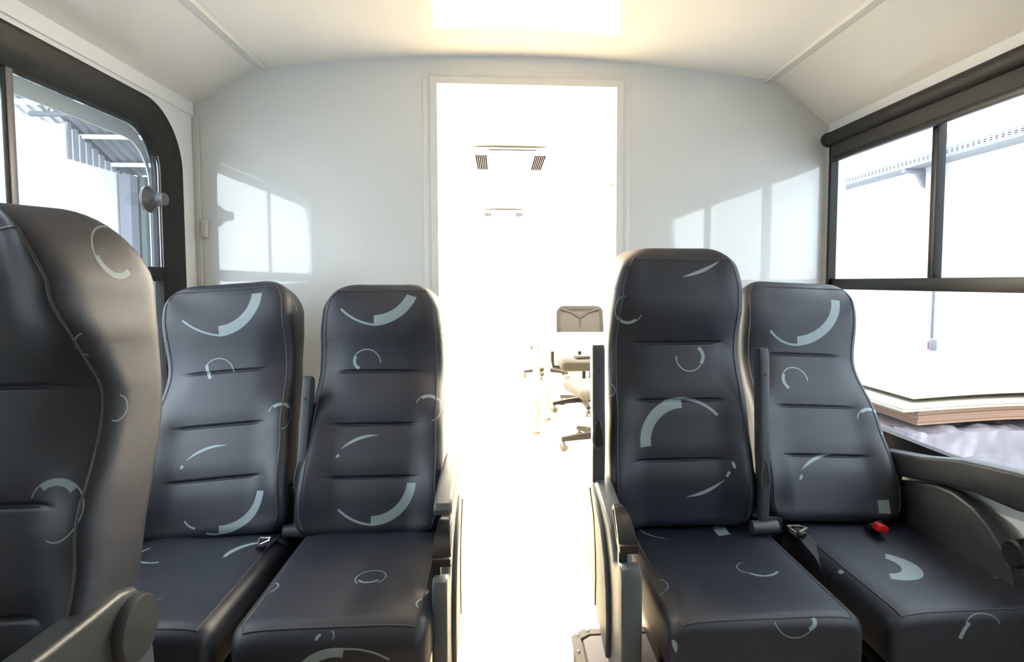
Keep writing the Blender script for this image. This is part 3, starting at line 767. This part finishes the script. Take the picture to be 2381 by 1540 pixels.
# office chairs
def office_chair():
    t = thing('office_chair', (0, 0, 0), '', 'chair', 'office chairs at the white table')
    # faces -Y
    mb = MB().box(-.24, .24, -.25, .22, .40, .485, bevel=.04, seg=5)
    mb.build('seat', GREYCH, t)
    outer = rrect(-.235, .235, .54, .98, .08, 8); inner = rrect(-.20, .20, .575, .945, .055, 8)
    bf = ring_frame(outer, inner, lambda p, q: (p[0], .26 + q + .10 * (p[1] - .54) - .35 * p[0] ** 2, p[1]), .025).build('backrest', GREYPL, t)
    mb = MB()
    for s in (-1, 1): mb.tube([(0, .305, .86), (s * .09, .31, .915), (s * .19, .292, .95)], .016, 8)
    mb.tube([(0, .30, .56), (0, .31, .86)], .018, 8)
    mb.tube([(-.19, .27, .60), (.0, .285, .70), (.19, .27, .60)], .014, 8)
    mb.build('back_brace', GREYPL, bf)
    nx, nz = 10, 8
    bm = bmesh.new()
    g = [[bm.verts.new((-.21 + .42 * i / nx, .268 + .10 * (.565 + .39 * j / nz - .54) - .35 * (-.21 + .42 * i / nx) ** 2, .565 + .39 * j / nz)) for i in range(nx + 1)] for j in range(nz + 1)]
    for j in range(nz):
        for i in range(nx): bm.faces.new((g[j][i], g[j][i + 1], g[j + 1][i + 1], g[j + 1][i]))
    ex = bmesh.ops.extrude_face_region(bm, geom=list(bm.faces))
    for v in [q for q in ex['geom'] if isinstance(q, bmesh.types.BMVert)]: v.co.y += .004
    mb = MB(); mb.bm.free(); mb.bm = bm
    mb.build('back_mesh', MESHB, bf)
    MB().tube([(0, .20, .41), (0, .30, .44), (0, .305, .58)], .02, 8).build('back_support', GREYPL, t)
    for s in (-1, 1):
        a = MB().tube([(s * .22, .0, .41), (s * .29, .0, .42), (s * .30, .0, .48), (s * .30, .01, .62)], .017, 8).build('armrest', GREYPL, t)
        MB().box(s * .30 - .04, s * .30 + .04, -.13, .13, .62, .65, bevel=.012, seg=3).build('arm_pad', GREYPL, a)
    MB().tube([(0, 0, .10), (0, 0, .24), (0, 0, .241), (0, 0, .40)], [.028, .028, .018, .018], 16).build('column', GREYPL, t)
    MB().tube([(.05, 0, .385), (.20, -.02, .375)], .008, 8).build('height_lever', GREYPL, t)
    hub = MB().lathe([(.05, .075), (.055, .085), (.055, .12), (.04, .13)], (0, 0, 0), (0, 0, 1), 20).build('base', GREYPL, t)
    for k in range(5):
        a = R(72 * k + 198)
        d = Vector((math.cos(a), math.sin(a), 0)); n = Vector((-d.y, d.x, 0))
        bm = bmesh.new()
        rings = []
        for rr, hz, hh_, ww in ((.04, .105, .024, .028), (.18, .098, .02, .024), (.32, .085, .014, .018)):
            c_ = d * rr + Vector((0, 0, hz))
            rings.append([bm.verts.new(c_ + n * sx_ * ww + Vector((0, 0, sz_ * hh_))) for sx_, sz_ in ((-1, -1), (1, -1), (.8, 1), (-.8, 1))])
        for i in range(2):
            for q in range(4): bm.faces.new((rings[i][q], rings[i + 1][q], rings[i + 1][(q + 1) % 4], rings[i][(q + 1) % 4]))
        bm.faces.new(rings[0]); bm.faces.new(rings[-1][::-1])
        mb = MB(); mb.bm.free(); mb.bm = bm
        mb.build('base_arm', GREYPL, hub)
        e = d * .305
        cs = MB()
        for s in (-1, 1):
            cs.lathe([(.024, -.008), (.027, -.004), (.027, .004), (.024, .008)], e + n * s * .016 + Vector((0, 0, .027)), n, 18)
        cs.tube([e + Vector((0, 0, .03)), e + Vector((0, 0, .08))], .010, 8)
        cs.build('caster', mat('caster_grey', (.03, .027, .022), rough=.4) if k == 0 and 'caster_grey' not in bpy.data.materials else bpy.data.materials['caster_grey'], hub)
    return t
ch = office_chair()
ch.location = (.80, 5.62, 0); ch.rotation_euler.z = R(0)
ch['label'] = 'grey office chair behind the white table with its mesh back showing above the top'
c2 = copy_tree(ch); c2.location = (.76, 4.30, 0); c2.rotation_euler.z = R(-80)
c2['label'] = 'grey office chair nearest the doorway, mostly hidden by the right seat'
c3 = copy_tree(ch); c3.scale = (.87, .87, .87); c3.location = (.57, 7.06, .085); c3.rotation_euler.z = R(-90)
c3['label'] = 'farthest grey office chair, on the raised platform behind the table leg'

for o in [q for q in c3.children if q.name.startswith('armrest')]:
    for q in list(o.children): bpy.data.objects.remove(q)
    bpy.data.objects.remove(o)
# ---------------------------------------------------------------- the workshop hall outside
HF = -.95
struct(MB().box(-11, 6, -7, 17, HF - .1, HF).build('floor_hall', HALLF, smooth=False))
# right: white wall, pillar, cable tray with brackets, cable and plug
XW = 4.25
struct(MB().box(XW, XW + .15, -7, 12, HF, 4.2).build('wall_hall_right', HALLW, smooth=False))
struct(MB().box(XW - .10, XW + .02, 5.49, 5.65, HF, 4.2).build('trim_7', mat('pale_pillar', (.52, .51, .57), rough=.7), smooth=False))
tr = thing('cable_tray', (XW - .16, 5.5, 2.33), 'grey perforated cable tray running along the white hall wall on the right', 'cable tray')
TRAYM = mat('galvanised_tray', (.26, .265, .30), rough=.5)
mb = MB().box(-.10, .10, -4.0, 5.0, -.004, .0)
mb.box(-.102, -.098, -4.0, 5.0, 0, .022); mb.box(-.102, -.098, -4.0, 5.0, .070, .085); mb.box(.098, .102, -4.0, 5.0, 0, .085)
for z in (.034, .050): mb.box(-.102, -.098, -4.0, 5.0, z, z + .006)
for q in range(150): mb.box(-.102, -.098, -4.0 + q * .06, -4.0 + q * .06 + .026, .02, .072)
mb.build('tray', TRAYM, tr, smooth=False)
for y in (-1.6, .25, 2.1, 4.0):
    MB().prism([(.15, -.005), (-.10, -.005), (-.11, -.035), (.03, -.05), (.10, -.17), (.15, -.20)], 'y', y - .02, y + .02, bevel=.003).build('bracket', TRAYM, tr)
pc = thing('power_cable', (XW - .31, 5.14, .6), 'thin grey power cable hanging down the hall wall with a red and white plug', 'cable')
MB().tube([(.30, .0, 2.95), (0, -.02, 2.80), (0, -.06, 2.2), (-.03, -.02, 1.98), (-.03, -.05, 1.90), (0, .0, 1.80), (0, .06, 1.2), (0, .07, .10)], .012, 8).build('cord', mat('grey_cord', (.14, .14, .17), rough=.5), pc)
pl = MB().box(-.026, .026, .03, .075, -.01, .09, bevel=.008).build('plug', mat('pale_plug', (.20, .20, .23), rough=.4), pc)
MB().box(-.028, .0, .076, .09, .0, .07, bevel=.005).build('red_face', mat('dull_red', (.45, .10, .08), rough=.4), pl)

# boards piled up on a wrapped bundle
WOODM = mat('orange_board_edge', (.34, .20, .13), rough=.7, vary=.08, bump_scale=6)
WOODP = mat('pale_board', (.44, .385, .305), rough=.7, vary=.05, bump_scale=3)
def board(x0, x1, y0, y1, z, th, m, sag, label, group):
    bm = bmesh.new(); n = 16
    top, bot = [], []
    for i in range(n + 1):
        x = x0 + (x1 - x0) * i / n
        dz = sag * math.sin(PI * i / n)
        top.append([bm.verts.new((x, y, z + th + dz)) for y in (y0, y1)]); bot.append([bm.verts.new((x, y, z + dz)) for y in (y0, y1)])
    for i in range(n):
        bm.faces.new((top[i][0], top[i + 1][0], top[i + 1][1], top[i][1])); bm.faces.new((bot[i][0], bot[i][1], bot[i + 1][1], bot[i + 1][0]))
        for j in (0, 1): bm.faces.new((top[i][j], bot[i][j], bot[i + 1][j], top[i + 1][j]))
    for i in (0, n): bm.faces.new((top[i][0], top[i][1], bot[i][1], bot[i][0]))
    mb = MB(); mb.bm.free(); mb.bm = bm
    return tag(mb.build('board', m), label, 'board', group)
zb = .392
for q in range(6):
    th = .014
    board(2.385 + .004 * ((q * 7) % 3), 3.95, 3.24 + .004 * ((q * 5) % 3), 4.6, zb, th - .0012, WOODM, .03,
          'orange edged board in the sagging pile outside the right window, %s' % ['lowest, on the plastic wrap', 'second from the bottom', 'third from the bottom', 'fourth from the bottom', 'fifth from the bottom', 'uppermost of the orange ones'][q], 'orange boards outside the window')
    zb += th
board(2.262, 3.95, 3.19, 4.6, zb + .004, .010, WOODP, .030, 'pale board jutting out over the orange pile outside the right window', 'pale boards outside the window')
board(2.275, 3.95, 3.20, 4.6, zb + .0165, .006, WOODP, .030, 'thin pale board lying directly on the jutting pale board', 'pale boards outside the window')
board(2.42, 3.95, 3.33, 4.62, zb + .049, .006, WOODP, .03, 'thin pale board set back, second from top of the pile', 'pale boards outside the window')
board(2.40, 3.95, 3.31, 4.62, zb + .056, .006, WOODP, .03, 'topmost pale board of the pile outside the right window', 'pale boards outside the window')
# wrapped bundle: crumpled translucent plastic
bm = bmesh.new()
WRAP = mat('milky_plastic_wrap', (.23, .20, .22), rough=.25, spec=.7)
def crumple(x, y, z):
    from mathutils import noise
    q = noise.noise(Vector((x * 7, y * 7, z * 7))) + .5 * noise.noise(Vector((x * 19, y * 19, z * 19)))
    return q
nx, nz = 90, 44
grid = []
for j in range(nz + 1):
    row = []
    for i in range(nx + 1):
        x = 2.26 + 1.7 * i / nx
        s = j / nz
        if s < .3:   # top sheet from back to front edge
            y = 3.7 - (3.7 - 3.15) * (s / .3); z = .375
        else:
            y = 3.15; z = .375 - 1.2 * (s - .3) / .7
        k = crumple(x, y, z) * (.036 if abs(s - .3) < .12 else .010)
        row.append(bm.verts.new((x, y - k * 1.2, z + (k if s < .42 else 0) - .004)))
    grid.append(row)
for j in range(nz):
    for i in range(nx): bm.faces.new((grid[j][i], grid[j][i + 1], grid[j + 1][i + 1], grid[j + 1][i]))
side = []
for j in range(14):
    side.append([bm.verts.new((2.26 - .012 * crumple(2.2, 3.15 + 1.4 * i / 24, .375 - 1.2 * j / 13) , 3.15 + 1.4 * i / 24, .375 - 1.2 * j / 13)) for i in range(25)])
for j in range(13):
    for i in range(24): bm.faces.new((side[j][i], side[j][i + 1], side[j + 1][i + 1], side[j + 1][i]))
mb = MB(); mb.bm.free(); mb.bm = bm
wb = thing('wrapped_bundle', (3.1, 3.8, HF), 'large bundle in crumpled milky plastic wrap under the boards outside the right window', 'bundle')
o = mb.build('plastic_wrap', WRAP, wb); o.location = (-3.1, -3.8, -HF)
MB().box(-.82, .82, -.62, .76, .12, 1.30).build('contents', mat('pale_board_bundle', (.50, .44, .46), rough=.6), wb, smooth=False)
MB().box(-.82, .82, -.62, .76, 0, .12).build('pallet', WOODP, wb, smooth=False)

# left: far wall, end wall, corrugated roof on purlins
XH, YE = -9.0, 15.45
struct(MB().prism([(-7, HF), (YE, HF), (YE, 3.70), (13.45, 4.52), (13.4, 4.42), (-7, 4.42)], 'x', XH - .2, XH).build('wall_hall_left', HALLW, smooth=False))
ENDM = mat('grey_corrugated_sheet', (.10, .125, .135), rough=.5)
def corrugated(p0, u, v, nu, pitch, amp, width, name, m, nrm):
    bm = bmesh.new(); rows = []
    n = int(width / pitch * 6)
    for i in range(n + 1):
        s = width * i / n
        d = amp * max(-1, min(1, 1.8 * math.sin(2 * PI * s / pitch)))
        b = Vector(p0) + Vector(u) * s + Vector(nrm) * d
        rows.append((bm.verts.new(b), bm.verts.new(b + Vector(v))))
    for a, b in zip(rows, rows[1:]): bm.faces.new((a[0], b[0], b[1], a[1]))
    ex = bmesh.ops.extrude_face_region(bm, geom=list(bm.faces))
    for q in [g for g in ex['geom'] if isinstance(g, bmesh.types.BMVert)]: q.co += Vector(nrm) * .01
    mb = MB(); mb.bm.free(); mb.bm = bm
    return mb.build(name, m, smooth=False)
struct(corrugated((XH, YE, HF), (1, 0, 0), (0, 0, 4.72), 0, .25, .02, 10, 'wall_hall_end', ENDM, (0, -1, 0)))
struct(MB().box(XH + .06, XH + .32, YE - .4, YE - .1, HF, 3.76).build('trim_8', mat('pale_column', (.24, .245, .29), rough=.6), smooth=False))
# roof falls towards the end wall
slope = .44
ROOFM = mat('corrugated_roof_sheet', (.20, .205, .225), rough=.5)
Lr = 9.2
struct(corrugated((XH - 6, YE, 3.78), (1, 0, 0), (0, -Lr, slope * Lr), 0, .22, .025, 12.5, 'ceiling_hall', ROOFM, (0, .37, .93)))
PUR = mat('white_purlin', (.75, .76, .80), rough=.5)
for q, y in enumerate((14.85, 13.9, 12.9, 11.9, 10.9, 9.9, 8.9)):
    z = 3.78 + slope * (YE - y) - .12
    struct(MB().box(XH - 5.9, -2.6, y - .03, y + .03, z - .03, z + .06).build('trim_%d' % (9 + q), PUR, smooth=False))
# glazing bars under the eaves of the far wall (white wall behind stands in for daylight)
gb = thing('louvre_strip', (XH, 14.5, 3.8), 'row of upright slats over white wall standing in for daylight, high on the far hall wall', 'louvre')
for q in range(9):
    y = 13.5 + q * .21
    MB().box(.003, .04, y - 14.5 - .055, y - 14.5 + .055, 0, max(.06, slope * (YE - y) - .10)).build('slat', TRAYM, gb, smooth=False)
# roof truss seen through the glass
ts = thing('roof_truss', (-5.5, 12.35, 0), 'grey steel lattice roof truss below the hall roof, seen through the left window', 'truss')
STEEL = mat('grey_steel', (.14, .15, .16), rough=.5)
zt = 3.78 + slope * (YE - 12.35) - .12
MB().tube([(-3.4, 0, zt - .05), (3.2, 0, zt - .05)], .05, 8).build('top_chord', STEEL, ts)
MB().tube([(-3.4, 0, zt - .6), (3.2, 0, zt - .6)], .05, 8).build('bottom_chord', STEEL, ts)
for q in range(11):
    x = -3.4 + q * .6
    MB().tube([(x, 0, zt - .05), (x + .3, 0, zt - .6), (x + .6, 0, zt - .05)], .025, 6).build('web_bar', STEEL, ts)
